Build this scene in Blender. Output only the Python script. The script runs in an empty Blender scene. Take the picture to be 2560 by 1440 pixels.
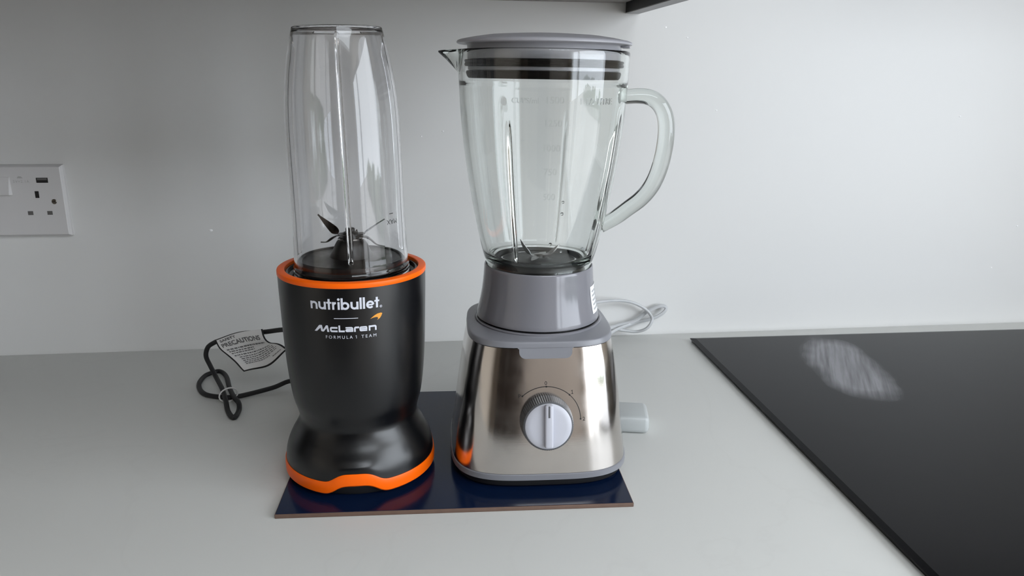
import bpy, bmesh, math, random
from mathutils import Vector, Matrix

PI = math.pi
random.seed(7)
SC = bpy.context.scene
COL = SC.collection

# ------------------------------------------------------------------ camera, world, light, exposure
def make_camera():
    cd = bpy.data.cameras.new('camera')
    cd.sensor_width = 36.0
    cd.lens = 36.0 * 1900.0 / 2560.0
    cd.clip_start = 0.01
    cam = bpy.data.objects.new('camera', cd)
    COL.objects.link(cam)
    pitch, yaw, roll = math.radians(15.5), math.radians(7.3), math.radians(-0.56)
    F = Vector((math.sin(yaw)*math.cos(pitch), math.cos(yaw)*math.cos(pitch), -math.sin(pitch)))
    R = Vector((math.cos(yaw), -math.sin(yaw), 0))
    U = R.cross(F)
    R2 = R*math.cos(roll) - U*math.sin(roll)
    U2 = R*math.sin(roll) + U*math.cos(roll)
    M = Matrix(((R2.x, U2.x, -F.x, 0.0), (R2.y, U2.y, -F.y, -0.9967), (R2.z, U2.z, -F.z, 0.352), (0, 0, 0, 1)))
    cam.matrix_world = M
    SC.camera = cam
make_camera()

WIN_Y0, WIN_Y1, WIN_Z0, WIN_Z1, WIN_X = -2.90, -0.62, -0.80, 1.15, 1.40   # opening of the garden window
FILL_OPENING = (0.00, 1.25, -2.60, -1.60)     # x0, x1, y0, y1 of the unseen ceiling opening added for fill light
def make_world():
    w = bpy.data.worlds.new('overcast_sky'); SC.world = w; w.use_nodes = True
    nt = w.node_tree; nt.nodes.clear()
    out = nt.nodes.new('ShaderNodeOutputWorld'); bg = nt.nodes.new('ShaderNodeBackground')
    tc = nt.nodes.new('ShaderNodeTexCoord'); sep = nt.nodes.new('ShaderNodeSeparateXYZ')
    mr = nt.nodes.new('ShaderNodeMapRange'); mr.inputs[1].default_value = -0.1; mr.inputs[2].default_value = 0.8
    cr = nt.nodes.new('ShaderNodeValToRGB')
    cr.color_ramp.elements[0].color = (0.80, 0.86, 0.93, 1); cr.color_ramp.elements[1].color = (0.88, 0.94, 1.0, 1)
    nt.links.new(tc.outputs['Generated'], sep.inputs[0]); nt.links.new(sep.outputs[2], mr.inputs[0])
    nt.links.new(mr.outputs[0], cr.inputs[0]); nt.links.new(cr.outputs[0], bg.inputs[0])
    bg.inputs[1].default_value = 10.5
    nt.links.new(bg.outputs[0], out.inputs[0])
    # portal: guides the sky light through the window opening, gives no light of its own
    ld = bpy.data.lights.new('window_portal', 'AREA'); ld.shape = 'RECTANGLE'
    ld.size = WIN_Z1-WIN_Z0; ld.size_y = WIN_Y1-WIN_Y0
    ld.cycles.is_portal = True
    lo = bpy.data.objects.new('window_portal', ld); COL.objects.link(lo)
    lo.location = (WIN_X+0.10, (WIN_Y0+WIN_Y1)/2, (WIN_Z0+WIN_Z1)/2)
    lo.rotation_euler = (0, PI/2, 0)
    rd = bpy.data.lights.new('fill_opening_portal', 'AREA'); rd.shape = 'RECTANGLE'  # portal of the added ceiling opening that brings fill light
    rd.size = FILL_OPENING[1]-FILL_OPENING[0]; rd.size_y = FILL_OPENING[3]-FILL_OPENING[2]; rd.cycles.is_portal = True
    ro = bpy.data.objects.new('fill_opening_portal', rd); COL.objects.link(ro)
    ro.location = ((FILL_OPENING[0]+FILL_OPENING[1])/2, (FILL_OPENING[2]+FILL_OPENING[3])/2, 1.58)
make_world()
SC.view_settings.view_transform = 'Standard'
SC.view_settings.look = 'None'
SC.view_settings.gamma = 1.0
SC.view_settings.use_curve_mapping = False
SC.view_settings.exposure = -0.50
cy = SC.cycles
cy.use_denoising = True
cy.max_bounces = 18; cy.diffuse_bounces = 6; cy.glossy_bounces = 6; cy.transmission_bounces = 16; cy.transparent_max_bounces = 16
cy.caustics_refractive = True; cy.caustics_reflective = False; cy.sample_clamp_indirect = 6.0; cy.blur_glossy = 0.3

# ------------------------------------------------------------------ materials
def srgb(r, g, b):
    f = lambda c: (c/255/12.92) if c/255 <= 0.04045 else ((c/255+0.055)/1.055)**2.4
    return (f(r), f(g), f(b), 1.0)

def mat(name, color, rough=0.5, metal=0.0, spec=0.5, coat=0.0, noise=None, bump=None, rough_noise=None, **kw):
    """Principled material; noise=(scale, amount) varies the colour, bump=(scale, strength, distance) gives fine relief."""
    m = bpy.data.materials.new(name); m.use_nodes = True
    nt = m.node_tree; b = nt.nodes['Principled BSDF']
    b.inputs['Base Color'].default_value = color
    b.inputs['Roughness'].default_value = rough
    b.inputs['Metallic'].default_value = metal
    b.inputs['Specular IOR Level'].default_value = spec
    b.inputs['Coat Weight'].default_value = coat
    for k, v in kw.items(): b.inputs[k].default_value = v
    if noise or bump or rough_noise:
        tc = nt.nodes.new('ShaderNodeTexCoord')
    if noise:
        n = nt.nodes.new('ShaderNodeTexNoise'); n.inputs['Scale'].default_value = noise[0]; n.inputs['Detail'].default_value = 4
        nt.links.new(tc.outputs['Object'], n.inputs['Vector'])
        mx = nt.nodes.new('ShaderNodeMix'); mx.data_type = 'RGBA'
        a = noise[1]
        mx.inputs[6].default_value = tuple(max(0, c*(1-a)) for c in color[:3]) + (1,)
        mx.inputs[7].default_value = tuple(min(1, c*(1+a)) for c in color[:3]) + (1,)
        nt.links.new(n.outputs['Fac'], mx.inputs[0]); nt.links.new(mx.outputs[2], b.inputs['Base Color'])
    if rough_noise:
        n = nt.nodes.new('ShaderNodeTexNoise'); n.inputs['Scale'].default_value = rough_noise[0]; n.inputs['Detail'].default_value = 3
        nt.links.new(tc.outputs['Object'], n.inputs['Vector'])
        mr = nt.nodes.new('ShaderNodeMapRange'); mr.inputs[3].default_value = rough_noise[1]; mr.inputs[4].default_value = rough_noise[2]
        nt.links.new(n.outputs['Fac'], mr.inputs[0]); nt.links.new(mr.outputs[0], b.inputs['Roughness'])
    if bump:
        n = nt.nodes.new('ShaderNodeTexNoise'); n.inputs['Scale'].default_value = bump[0]; n.inputs['Detail'].default_value = 3
        nt.links.new(tc.outputs['Object'], n.inputs['Vector'])
        bp = nt.nodes.new('ShaderNodeBump'); bp.inputs['Strength'].default_value = bump[1]; bp.inputs['Distance'].default_value = bump[2]
        nt.links.new(n.outputs['Fac'], bp.inputs['Height']); nt.links.new(bp.outputs[0], b.inputs['Normal'])
    return m

def glass_mat(name, color, ior, rough=0.0, absorb=None, density=0.0):
    m = bpy.data.materials.new(name); m.use_nodes = True
    nt = m.node_tree; b = nt.nodes['Principled BSDF']
    b.inputs['Base Color'].default_value = color; b.inputs['Roughness'].default_value = rough
    b.inputs['IOR'].default_value = ior; b.inputs['Transmission Weight'].default_value = 1.0
    if absorb:
        v = nt.nodes.new('ShaderNodeVolumeAbsorption'); v.inputs[0].default_value = absorb; v.inputs[1].default_value = density
        nt.links.new(v.outputs[0], nt.nodes['Material Output'].inputs['Volume'])
    return m

M = {}
M['wall'] = mat('white_wall_paint', (0.74, 0.74, 0.73, 1), 0.30, spec=0.35, noise=(2.5, 0.02), bump=(60, 0.03, 0.001))
M['room'] = mat('room_paint', (0.80, 0.72, 0.62, 1), 0.7, noise=(2, 0.03))
M['room_front'] = mat('room_paint_tan', (0.30, 0.26, 0.225, 1), 0.7, noise=(2, 0.03))
M['ceiling'] = mat('ceiling_paint', (0.88, 0.87, 0.85, 1), 0.8, noise=(3, 0.02))
M['dark_wood'] = mat('dark_brown_laminate', (0.030, 0.022, 0.018, 1), 0.35, noise=(8, 0.3))
M['floor'] = mat('floor_tile', (0.50, 0.46, 0.42, 1), 0.45, noise=(6, 0.2))
M['black_board'] = mat('black_laminate', (0.004, 0.004, 0.0045, 1), 0.40, spec=0.12, noise=(40, 0.2))
M['board_edge'] = mat('grey_board_edge', (0.36, 0.36, 0.365, 1), 0.5, noise=(60, 0.1))
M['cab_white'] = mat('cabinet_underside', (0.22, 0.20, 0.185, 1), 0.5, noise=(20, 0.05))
M['white_frame'] = mat('white_frame_paint', (0.75, 0.75, 0.75, 1), 0.4, noise=(20, 0.02))
M['socket'] = mat('white_socket_plastic', (0.66, 0.65, 0.65, 1), 0.35, noise=(50, 0.01))
M['socket_dark'] = mat('socket_hole_dark', (0.010, 0.009, 0.009, 1), 0.6, noise=(50, 0.1))
M['socket_grey'] = mat('socket_shutter_grey', (0.13, 0.125, 0.12, 1), 0.5, noise=(50, 0.1))
M['socket_print'] = mat('socket_print_grey', (0.46, 0.455, 0.45, 1), 0.5, noise=(50, 0.05))
M['screw'] = mat('screw_metal', (0.25, 0.23, 0.20, 1), 0.3, metal=1.0, noise=(400, 0.3))
M['speck'] = mat('paint_speck_white', (0.95, 0.95, 0.95, 1), 0.4, noise=(300, 0.02))
M['body'] = mat('charcoal_satin_plastic', (0.0020, 0.0022, 0.0030, 1), 0.29, spec=0.55, noise=(30, 0.05), bump=(1800, 0.04, 0.0002))
M['black'] = mat('black_plastic', (0.010, 0.010, 0.011, 1), 0.22, noise=(30, 0.2))
M['black_rough'] = mat('black_worn_plastic', (0.007, 0.007, 0.007, 1), 0.35, noise=(90, 0.5), rough_noise=(60, 0.2, 0.55))
M['rubber'] = mat('black_rubber', (0.012, 0.012, 0.013, 1), 0.6, noise=(60, 0.2))
M['orange'] = mat('orange_plastic', (1.0, 0.135, 0.001, 1), 0.38, spec=0.25, noise=(20, 0.03))
M['print'] = mat('silver_white_print', srgb(205, 208, 218), 0.5, noise=(100, 0.02))
M['print_gold'] = mat('orange_gold_print', srgb(222, 150, 48), 0.5, noise=(100, 0.05))
M['print_black'] = mat('black_print', (0.012, 0.011, 0.011, 1), 0.5, noise=(100, 0.1))
M['print_faint'] = mat('grey_tag_print', (0.17, 0.17, 0.178, 1), 0.6, noise=(300, 0.3))
M['blade'] = mat('blade_steel', (0.020, 0.020, 0.020, 1), 0.40, metal=0.5, noise=(200, 0.2), rough_noise=(150, 0.2, 0.4))
M['blade_light'] = mat('blade_steel_light', (0.20, 0.195, 0.19, 1), 0.28, metal=1.0, noise=(200, 0.1))
M['silver'] = mat('bright_steel', (0.75, 0.74, 0.73, 1), 0.15, metal=1.0, noise=(200, 0.03))
M['cup'] = glass_mat('clear_plastic', (0.965, 0.965, 0.975, 1), 1.45)
M['glass'] = glass_mat('clear_green_tinted_glass', (0.99, 0.995, 0.992, 1), 1.50, absorb=(0.35, 0.80, 0.50, 1), density=5.5)
M['emboss'] = glass_mat('embossed_glass', (0.95, 0.96, 0.955, 1), 1.50, rough=0.2)
M['grey'] = mat('grey_gloss_plastic', srgb(122, 122, 128), 0.13, spec=0.5, noise=(20, 0.02))
M['lid'] = mat('grey_lid_plastic', srgb(158, 158, 164), 0.28, noise=(20, 0.02))
M['cap'] = mat('grey_satin_plastic', srgb(126, 127, 133), 0.33, noise=(20, 0.02))
M['gasket'] = mat('black_seal_rubber', (0.003, 0.003, 0.003, 1), 0.65, spec=0.12, noise=(40, 0.2))
M['dial_side'] = mat('dark_grey_dial_side', srgb(84, 85, 88), 0.4, noise=(60, 0.1))
M['dial'] = mat('light_grey_dial', srgb(188, 189, 198), 0.35, noise=(60, 0.03))
M['sticker'] = mat('white_sticker', (0.82, 0.83, 0.85, 1), 0.4, noise=(100, 0.02))
M['sticker_print'] = mat('sticker_print_grey', (0.42, 0.43, 0.44, 1), 0.5, noise=(100, 0.05))
M['tag'] = mat('white_paper_tag', (0.88, 0.885, 0.89, 1), 0.6, noise=(100, 0.03))
M['cord_grey'] = mat('light_grey_cord', srgb(196, 198, 200), 0.4, noise=(100, 0.03))
M['plug_grey'] = mat('light_grey_plug', srgb(180, 184, 184), 0.35, noise=(60, 0.03))
M['tie'] = mat('white_tie', (0.75, 0.75, 0.74, 1), 0.4, noise=(100, 0.03))
M['mat_top'] = mat('navy_laminate', (0.003, 0.010, 0.036, 1), 0.16, spec=0.25, noise=(14, 0.35))
M['mat_edge'] = mat('brown_hardboard_edge', srgb(104, 82, 70), 0.7, noise=(120, 0.2))

def make_steel():
    m = bpy.data.materials.new('brushed_stainless_steel'); m.use_nodes = True
    nt = m.node_tree; b = nt.nodes['Principled BSDF']
    b.inputs['Base Color'].default_value = (0.66, 0.62, 0.59, 1); b.inputs['Metallic'].default_value = 1.0
    b.inputs['Roughness'].default_value = 0.16
    tc = nt.nodes.new('ShaderNodeTexCoord')
    n = nt.nodes.new('ShaderNodeTexNoise'); n.inputs['Scale'].default_value = 45; n.inputs['Detail'].default_value = 5
    nt.links.new(tc.outputs['Object'], n.inputs['Vector'])
    mr = nt.nodes.new('ShaderNodeMapRange'); mr.inputs[1].default_value = 0.35; mr.inputs[2].default_value = 0.7
    mr.inputs[3].default_value = 0.10; mr.inputs[4].default_value = 0.20
    nt.links.new(n.outputs['Fac'], mr.inputs[0]); nt.links.new(mr.outputs[0], b.inputs['Roughness'])
    mp = nt.nodes.new('ShaderNodeMapping'); mp.inputs['Scale'].default_value = (30, 30, 2600)
    n2 = nt.nodes.new('ShaderNodeTexNoise'); n2.inputs['Scale'].default_value = 1.0
    nt.links.new(tc.outputs['Object'], mp.inputs[0]); nt.links.new(mp.outputs[0], n2.inputs['Vector'])
    bp = nt.nodes.new('ShaderNodeBump'); bp.inputs['Strength'].default_value = 0.035; bp.inputs['Distance'].default_value = 0.0002
    nt.links.new(n2.outputs['Fac'], bp.inputs['Height']); nt.links.new(bp.outputs[0], b.inputs['Normal'])
    return m
M['steel'] = make_steel()

def make_worktop_mat():
    m = bpy.data.materials.new('pale_quartz'); m.use_nodes = True
    nt = m.node_tree; b = nt.nodes['Principled BSDF']
    tc = nt.nodes.new('ShaderNodeTexCoord')
    n = nt.nodes.new('ShaderNodeTexNoise'); n.inputs['Scale'].default_value = 4.5; n.inputs['Detail'].default_value = 6; n.inputs['Distortion'].default_value = 1.2
    nt.links.new(tc.outputs['Object'], n.inputs['Vector'])
    cr = nt.nodes.new('ShaderNodeValToRGB'); e = cr.color_ramp.elements
    e[0].position = 0.0; e[0].color = (0.645, 0.65, 0.63, 1); e[1].position = 1.0; e[1].color = (0.665, 0.67, 0.65, 1)
    for p, c in ((0.485, (0.65, 0.655, 0.635, 1)), (0.50, (0.638, 0.642, 0.622, 1)), (0.515, (0.65, 0.655, 0.635, 1))):
        q = e.new(p); q.color = c
    nt.links.new(n.outputs['Fac'], cr.inputs[0]); nt.links.new(cr.outputs[0], b.inputs['Base Color'])
    b.inputs['Roughness'].default_value = 0.42; b.inputs['Specular IOR Level'].default_value = 0.3
    return m
M['worktop'] = make_worktop_mat()

def make_hob_mat():
    """black ceramic glass with a paler grey patch, streaked, with a soft uneven edge"""
    m = bpy.data.materials.new('black_ceramic_glass'); m.use_nodes = True
    nt = m.node_tree; b = nt.nodes['Principled BSDF']; L = nt.links.new
    b.inputs['Base Color'].default_value = (0.005, 0.005, 0.006, 1); b.inputs['Roughness'].default_value = 0.10
    b.inputs['Specular IOR Level'].default_value = 0.11
    tc = nt.nodes.new('ShaderNodeTexCoord')
    # pale patch: a slanted soft ellipse in hob coordinates
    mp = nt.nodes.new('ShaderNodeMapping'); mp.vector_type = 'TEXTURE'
    mp.inputs['Location'].default_value = PALE_PATCH['loc']; mp.inputs['Rotation'].default_value = (0, 0, PALE_PATCH['rot']); mp.inputs['Scale'].default_value = PALE_PATCH['scale']
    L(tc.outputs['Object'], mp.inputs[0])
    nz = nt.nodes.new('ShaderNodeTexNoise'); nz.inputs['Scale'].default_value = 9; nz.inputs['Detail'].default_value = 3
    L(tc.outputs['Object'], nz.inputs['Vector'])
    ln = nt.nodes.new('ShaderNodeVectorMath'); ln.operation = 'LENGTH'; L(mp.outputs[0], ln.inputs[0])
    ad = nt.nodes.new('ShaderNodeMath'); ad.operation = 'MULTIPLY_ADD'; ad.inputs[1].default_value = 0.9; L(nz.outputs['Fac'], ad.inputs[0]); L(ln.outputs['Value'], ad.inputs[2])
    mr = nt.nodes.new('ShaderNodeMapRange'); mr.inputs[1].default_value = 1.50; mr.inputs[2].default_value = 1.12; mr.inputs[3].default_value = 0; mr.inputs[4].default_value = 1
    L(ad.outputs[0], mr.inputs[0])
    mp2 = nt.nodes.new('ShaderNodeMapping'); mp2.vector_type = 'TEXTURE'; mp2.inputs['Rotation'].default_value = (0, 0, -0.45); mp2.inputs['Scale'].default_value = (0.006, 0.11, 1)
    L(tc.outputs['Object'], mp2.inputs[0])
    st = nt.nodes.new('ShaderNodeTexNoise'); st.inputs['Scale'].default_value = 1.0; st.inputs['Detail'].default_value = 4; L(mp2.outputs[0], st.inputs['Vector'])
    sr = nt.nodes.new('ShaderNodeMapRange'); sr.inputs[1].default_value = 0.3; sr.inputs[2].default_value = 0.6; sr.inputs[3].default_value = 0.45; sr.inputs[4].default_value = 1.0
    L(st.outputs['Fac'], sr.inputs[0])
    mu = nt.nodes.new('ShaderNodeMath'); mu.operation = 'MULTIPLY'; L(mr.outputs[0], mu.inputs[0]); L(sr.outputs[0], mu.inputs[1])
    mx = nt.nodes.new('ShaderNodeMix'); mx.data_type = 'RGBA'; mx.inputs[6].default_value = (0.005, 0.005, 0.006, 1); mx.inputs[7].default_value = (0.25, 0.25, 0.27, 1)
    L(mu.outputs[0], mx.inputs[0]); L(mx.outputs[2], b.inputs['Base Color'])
    return m
PALE_PATCH = dict(loc=(0.160, -0.115, 0.0), rot=-0.17, scale=(0.047, 0.125, 1.0))
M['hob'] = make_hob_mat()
M['hob_edge'] = mat('black_hob_edge', (0.010, 0.010, 0.010, 1), 0.25, noise=(50, 0.2))

# ------------------------------------------------------------------ helpers
def finish(me, sharp=34):
    bm = bmesh.new(); bm.from_mesh(me)
    bmesh.ops.recalc_face_normals(bm, faces=bm.faces)
    for f in bm.faces: f.smooth = True
    lim = math.radians(sharp)
    for e in bm.edges:
        e.smooth = not (len(e.link_faces) == 2 and e.calc_face_angle(0) > lim)
    bm.to_mesh(me); bm.free()

def obj(name, bm, material, parent=None, sharp=34, fin=True):
    me = bpy.data.meshes.new(name)
    if isinstance(bm, bpy.types.Mesh): me = bm; me.name = name
    else: bm.to_mesh(me); bm.free()
    if fin: finish(me, sharp)
    me.materials.clear(); me.materials.append(material)
    o = bpy.data.objects.new(name, me); COL.objects.link(o)
    if parent:
        o.parent = parent
        o.matrix_parent_inverse = WORLD_INV.get(parent.name, Matrix())
    return o
WORLD_INV = {}

def thing(name, label, cat, loc=(0, 0, 0)):
    o = bpy.data.objects.new(name, None); COL.objects.link(o); o.location = loc
    o['label'] = label; o['category'] = cat
    WORLD_INV[o.name] = Matrix.Translation(Vector(loc)).inverted()
    return o

def tag(o, label, cat): o['label'] = label; o['category'] = cat; return o
def struct(name, bm, m, parent=None):
    o = obj(name, bm, m, parent)
    if not parent: o['kind'] = 'structure'
    return o

def add_box(bm, x0, x1, y0, y1, z0, z1, bevel=0.0, seg=2):
    r = bmesh.ops.create_cube(bm, size=1.0)
    vs = r['verts']
    for v in vs:
        v.co = Vector(((x0+x1)/2 + v.co.x*(x1-x0), (y0+y1)/2 + v.co.y*(y1-y0), (z0+z1)/2 + v.co.z*(z1-z0)))
    if bevel > 0:
        es = list({e for v in vs for e in v.link_edges})
        bmesh.ops.bevel(bm, geom=es, offset=bevel, segments=seg, affect='EDGES', profile=0.5)
    return bm
def box(*a, **k): return add_box(bmesh.new(), *a, **k)

def lathe(prof, n=96, cx=0.0, cy=0.0, closed=False, angs=None, rfun=None, zfun=None):
    """revolve [(r, z)...]; r==0 ends become poles; closed joins last ring to first"""
    bm = bmesh.new()
    angs = angs or [2*PI*i/n for i in range(n)]
    n = len(angs); rings = []
    for k, (r, z) in enumerate(prof):
        if r <= 1e-7: rings.append([bm.verts.new((cx, cy, z))]); continue
        ring = []
        for a in angs:
            rr = r + (rfun(k, r, z, a) if rfun else 0.0)
            zz = z + (zfun(k, r, z, a) if zfun else 0.0)
            ring.append(bm.verts.new((cx + rr*math.sin(a), cy - rr*math.cos(a), zz)))   # angle 0 faces -Y, + towards +X
        rings.append(ring)
    pairs = list(zip(rings, rings[1:])) + ([(rings[-1], rings[0])] if closed else [])
    for A, B in pairs:
        for i in range(n):
            j = (i+1) % n
            if len(A) == 1 and len(B) == 1: continue
            if len(A) == 1: bm.faces.new((A[0], B[i], B[j]))
            elif len(B) == 1: bm.faces.new((A[i], A[j], B[0]))
            else: bm.faces.new((A[i], A[j], B[j], B[i]))
    return bm

def smooth_path(pts, per=8):
    """Catmull-Rom through points"""
    P = [Vector(p) for p in pts]; P = [P[0]*2-P[1]] + P + [P[-1]*2-P[-2]]
    out = []
    for i in range(1, len(P)-2):
        a, b, c, d = P[i-1], P[i], P[i+1], P[i+2]
        for k in range(per):
            t = k/per
            out.append(0.5*((2*b) + (c-a)*t + (2*a-5*b+4*c-d)*t*t + (3*b-a-3*c+d)*t**3))
    out.append(P[-2].copy())
    return out

def tube(pts, r, n=10, flat=1.0, bm=None, up=Vector((0, 0, 1)), rad=None):
    """sweep a circle (or a flattened ellipse) along pts; parallel transport; capped"""
    bm = bm or bmesh.new(); P = [Vector(p) for p in pts]; rings = []
    T0 = (P[1]-P[0]).normalized(); N = T0.cross(up)
    if N.length < 1e-4: N = T0.cross(Vector((1, 0, 0)))
    N.normalize()
    for i, p in enumerate(P):
        T = (P[min(i+1, len(P)-1)] - P[max(i-1, 0)]).normalized()
        N = (N - T*N.dot(T)).normalized(); B = T.cross(N)
        ra, rb = rad(i/(len(P)-1)) if rad else (r, r*flat)
        rings.append([bm.verts.new(p + N*ra*math.cos(2*PI*k/n) + B*rb*math.sin(2*PI*k/n)) for k in range(n)])
    for A, Bq in zip(rings, rings[1:]):
        for k in range(n):
            bm.faces.new((A[k], A[(k+1) % n], Bq[(k+1) % n], Bq[k]))
    bm.faces.new(rings[0][::-1]); bm.faces.new(rings[-1])
    return bm

def text_mesh(s, size, bold=0.0, spacing=1.0, align='CENTER', extrude=0.0, shear=0.0):
    cu = bpy.data.curves.new('t', 'FONT'); cu.body = s; cu.size = size; cu.align_x = align; cu.align_y = 'BOTTOM_BASELINE'
    cu.space_character = spacing; cu.offset = bold; cu.extrude = extrude; cu.resolution_u = 4; cu.shear = shear
    o = bpy.data.objects.new('t', cu); COL.objects.link(o)
    dg = bpy.context.evaluated_depsgraph_get()
    me = bpy.data.meshes.new_from_object(o.evaluated_get(dg))
    bpy.data.objects.remove(o); bpy.data.curves.remove(cu)
    return me

def map_mesh(me, fn):
    for v in me.vertices: v.co = fn(v.co)
    return me

def to_bm(me):
    bm = bmesh.new(); bm.from_mesh(me); bpy.data.meshes.remove(me); return bm

def flat_bm(polys):
    """polys: list of 2-D point lists -> flat bmesh in XY, triangulated"""
    bm = bmesh.new()
    for p in polys:
        vs = [bm.verts.new((x, y, 0)) for x, y in p]
        f = bm.faces.new(vs)
    bmesh.ops.triangulate(bm, faces=bm.faces)
    return bm

def stroke(bm, pts, w, closed=False):
    """flat ribbon of width w along 2-D pts with mitred corners"""
    P = []
    for x, y in pts:
        if not P or (Vector((x, y))-P[-1]).length > 1e-4: P.append(Vector((x, y)))
    n = len(P); L = []
    for i, p in enumerate(P):
        a = P[i-1] if (i > 0 or closed) else None
        b = P[(i+1) % n] if (i < n-1 or closed) else None
        d1 = (p-a).normalized() if a is not None else None
        d2 = (b-p).normalized() if b is not None else None
        d1 = d1 or d2; d2 = d2 or d1
        n1 = Vector((-d1.y, d1.x)); n2 = Vector((-d2.y, d2.x)); m = (n1+n2)
        m = m.normalized() if m.length > 1e-4 else n1
        k = w/2/max(0.66, m.dot(n1))
        L.append((bm.verts.new((p.x+m.x*k, p.y+m.y*k, 0)), bm.verts.new((p.x-m.x*k, p.y-m.y*k, 0))))
    for i in range(n if closed else n-1):
        a, b = L[i], L[(i+1) % n]
        bm.faces.new((a[0], a[1], b[1], b[0]))

def arc(cx, cy, rx, ry, a0, a1, n=14):
    return [(cx+rx*math.cos(math.radians(a0+(a1-a0)*i/n)), cy+ry*math.sin(math.radians(a0+(a1-a0)*i/n))) for i in range(n+1)]

def interp(tab, z):
    for (z0, r0), (z1, r1) in zip(tab, tab[1:]):
        if z0 <= z <= z1: return r0 + (r1-r0)*(z-z0)/(z1-z0)
    return tab[0][1] if z < tab[0][0] else tab[-1][1]

def smoothstep(a, b, x):
    t = max(0.0, min(1.0, (x-a)/(b-a))); return t*t*(3-2*t)

def fine_profile(tab, step=0.003):
    """(z, r) table -> monotone-ish smooth resample by Catmull-Rom"""
    pts = smooth_path([(r, 0, z) for z, r in tab], 6)
    return [(p.x, p.z) for p in pts]

# ------------------------------------------------------------------ the room
def wall_with_hole(x0, x1, y0, y1, z0, z1, hy0, hy1, hz0, hz1):
    bm = bmesh.new()
    add_box(bm, x0, x1, y0, hy0, z0, z1); add_box(bm, x0, x1, hy1, y1, z0, z1)
    add_box(bm, x0, x1, hy0, hy1, z0, hz0); add_box(bm, x0, x1, hy0, hy1, hz1, z1)
    return bm
RX0, RX1, RY0, RZ0, RZ1 = -2.3, WIN_X, -3.3, -0.90, 1.50
wb = struct('wall_back', box(RX0-0.1, RX1+0.1, 0.0, 0.12, RZ0, RZ1), M['wall'])
struct('wall_left', box(RX0-0.12, RX0, RY0, 0.0, RZ0, RZ1), M['room'])
struct('wall_front', box(RX0-0.1, RX1+0.1, RY0-0.12, RY0, RZ0, RZ1), M['room_front'])
struct('wall_right', wall_with_hole(RX1, RX1+0.12, RY0, 0.0, RZ0, RZ1, WIN_Y0, WIN_Y1, WIN_Z0, WIN_Z1), M['room'])
struct('floor', box(RX0-0.1, RX1+0.1, RY0-0.1, 0.1, RZ0-0.1, RZ0), M['floor'])
cb = bmesh.new()
add_box(cb, RX0-0.1, FILL_OPENING[0], RY0-0.1, 0.1, RZ1, RZ1+0.1); add_box(cb, FILL_OPENING[1], RX1+0.1, RY0-0.1, 0.1, RZ1, RZ1+0.1)
add_box(cb, FILL_OPENING[0], FILL_OPENING[1], RY0-0.1, FILL_OPENING[2], RZ1, RZ1+0.1); add_box(cb, FILL_OPENING[0], FILL_OPENING[1], FILL_OPENING[3], 0.1, RZ1, RZ1+0.1)
struct('ceiling', cb, M['ceiling'])
rw = bmesh.new()
for a in (FILL_OPENING[0]+0.02, FILL_OPENING[1]-0.02): add_box(rw, a-0.02, a+0.02, FILL_OPENING[2], FILL_OPENING[3], RZ1+0.02, RZ1+0.06)
for a in (FILL_OPENING[2]+0.02, FILL_OPENING[3]-0.02): add_box(rw, FILL_OPENING[0], FILL_OPENING[1], a-0.02, a+0.02, RZ1+0.022, RZ1+0.058)
struct('fill_opening_frame', rw, M['white_frame'])  # frame around the added, unseen ceiling opening
wf = bmesh.new()
ym = (WIN_Y0+WIN_Y1)/2
for a, b in ((WIN_Y0, WIN_Y0+0.05), (WIN_Y0+0.70, WIN_Y0+0.76), (WIN_Y1-0.05, WIN_Y1)):
    add_box(wf, RX1+0.02, RX1+0.08, a, b, WIN_Z0, WIN_Z1)
for a, b in ((WIN_Z0, WIN_Z0+0.07), (WIN_Z1-0.06, WIN_Z1)):
    add_box(wf, RX1+0.025, RX1+0.075, WIN_Y0, WIN_Y1, a, b)
struct('window_1', wf, M['white_frame'])
# garden outside the window
gd = struct('ground', box(RX1+0.2, RX1+9, -9, 5, RZ0-0.2, RZ0-0.1), mat('garden_paving', (0.42, 0.40, 0.38, 1), 0.9, noise=(3, 0.3)))
def hedge():
    bm = bmesh.new(); rnd = random.Random(3)
    for i in range(420):
        y = rnd.uniform(-7.5, 3.0); h = 0.15+0.45*math.sin(y*1.7)**2
        p = Vector((RX1+rnd.uniform(6.0, 6.7), y, RZ0-0.1+rnd.uniform(0, 1.0)*(h*0.5+0.2)))
        bmesh.ops.create_icosphere(bm, subdivisions=1, radius=rnd.uniform(0.08, 0.22), matrix=Matrix.Translation(p))
    o = obj('garden_hedge', bm, mat('hedge_leaves', (0.05, 0.09, 0.03, 1), 0.8, noise=(12, 0.4)), fin=False)
    o['kind'] = 'stuff'; tag(o, 'green hedge growing in the garden beyond the window', 'hedge')
hedge()

# added unit behind the camera, unseen: gives the steel a dark area to mirror
tl = thing('added_dark_unit', 'added dark brown unit behind the camera, unseen, for the steel to mirror', 'cabinet', (-0.62, -3.02, RZ0))
obj('carcass', box(-1.25, 0.05, RY0+0.004, -2.72, RZ0, 1.30, bevel=0.002), M['dark_wood'], tl)
for x0, x1 in ((-1.245, -0.603), (-0.597, 0.045)):
    d = obj('door', box(x0, x1, -2.718, -2.70, RZ0+0.12, 1.295, bevel=0.002), M['dark_wood'], tl)
    obj('handle', box((x1-0.06) if x0 < -1 else (x0+0.045), (x1-0.045) if x0 < -1 else (x0+0.06), -2.70, -2.67, 0.0, 0.35, bevel=0.004), M['silver'], d)

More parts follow.
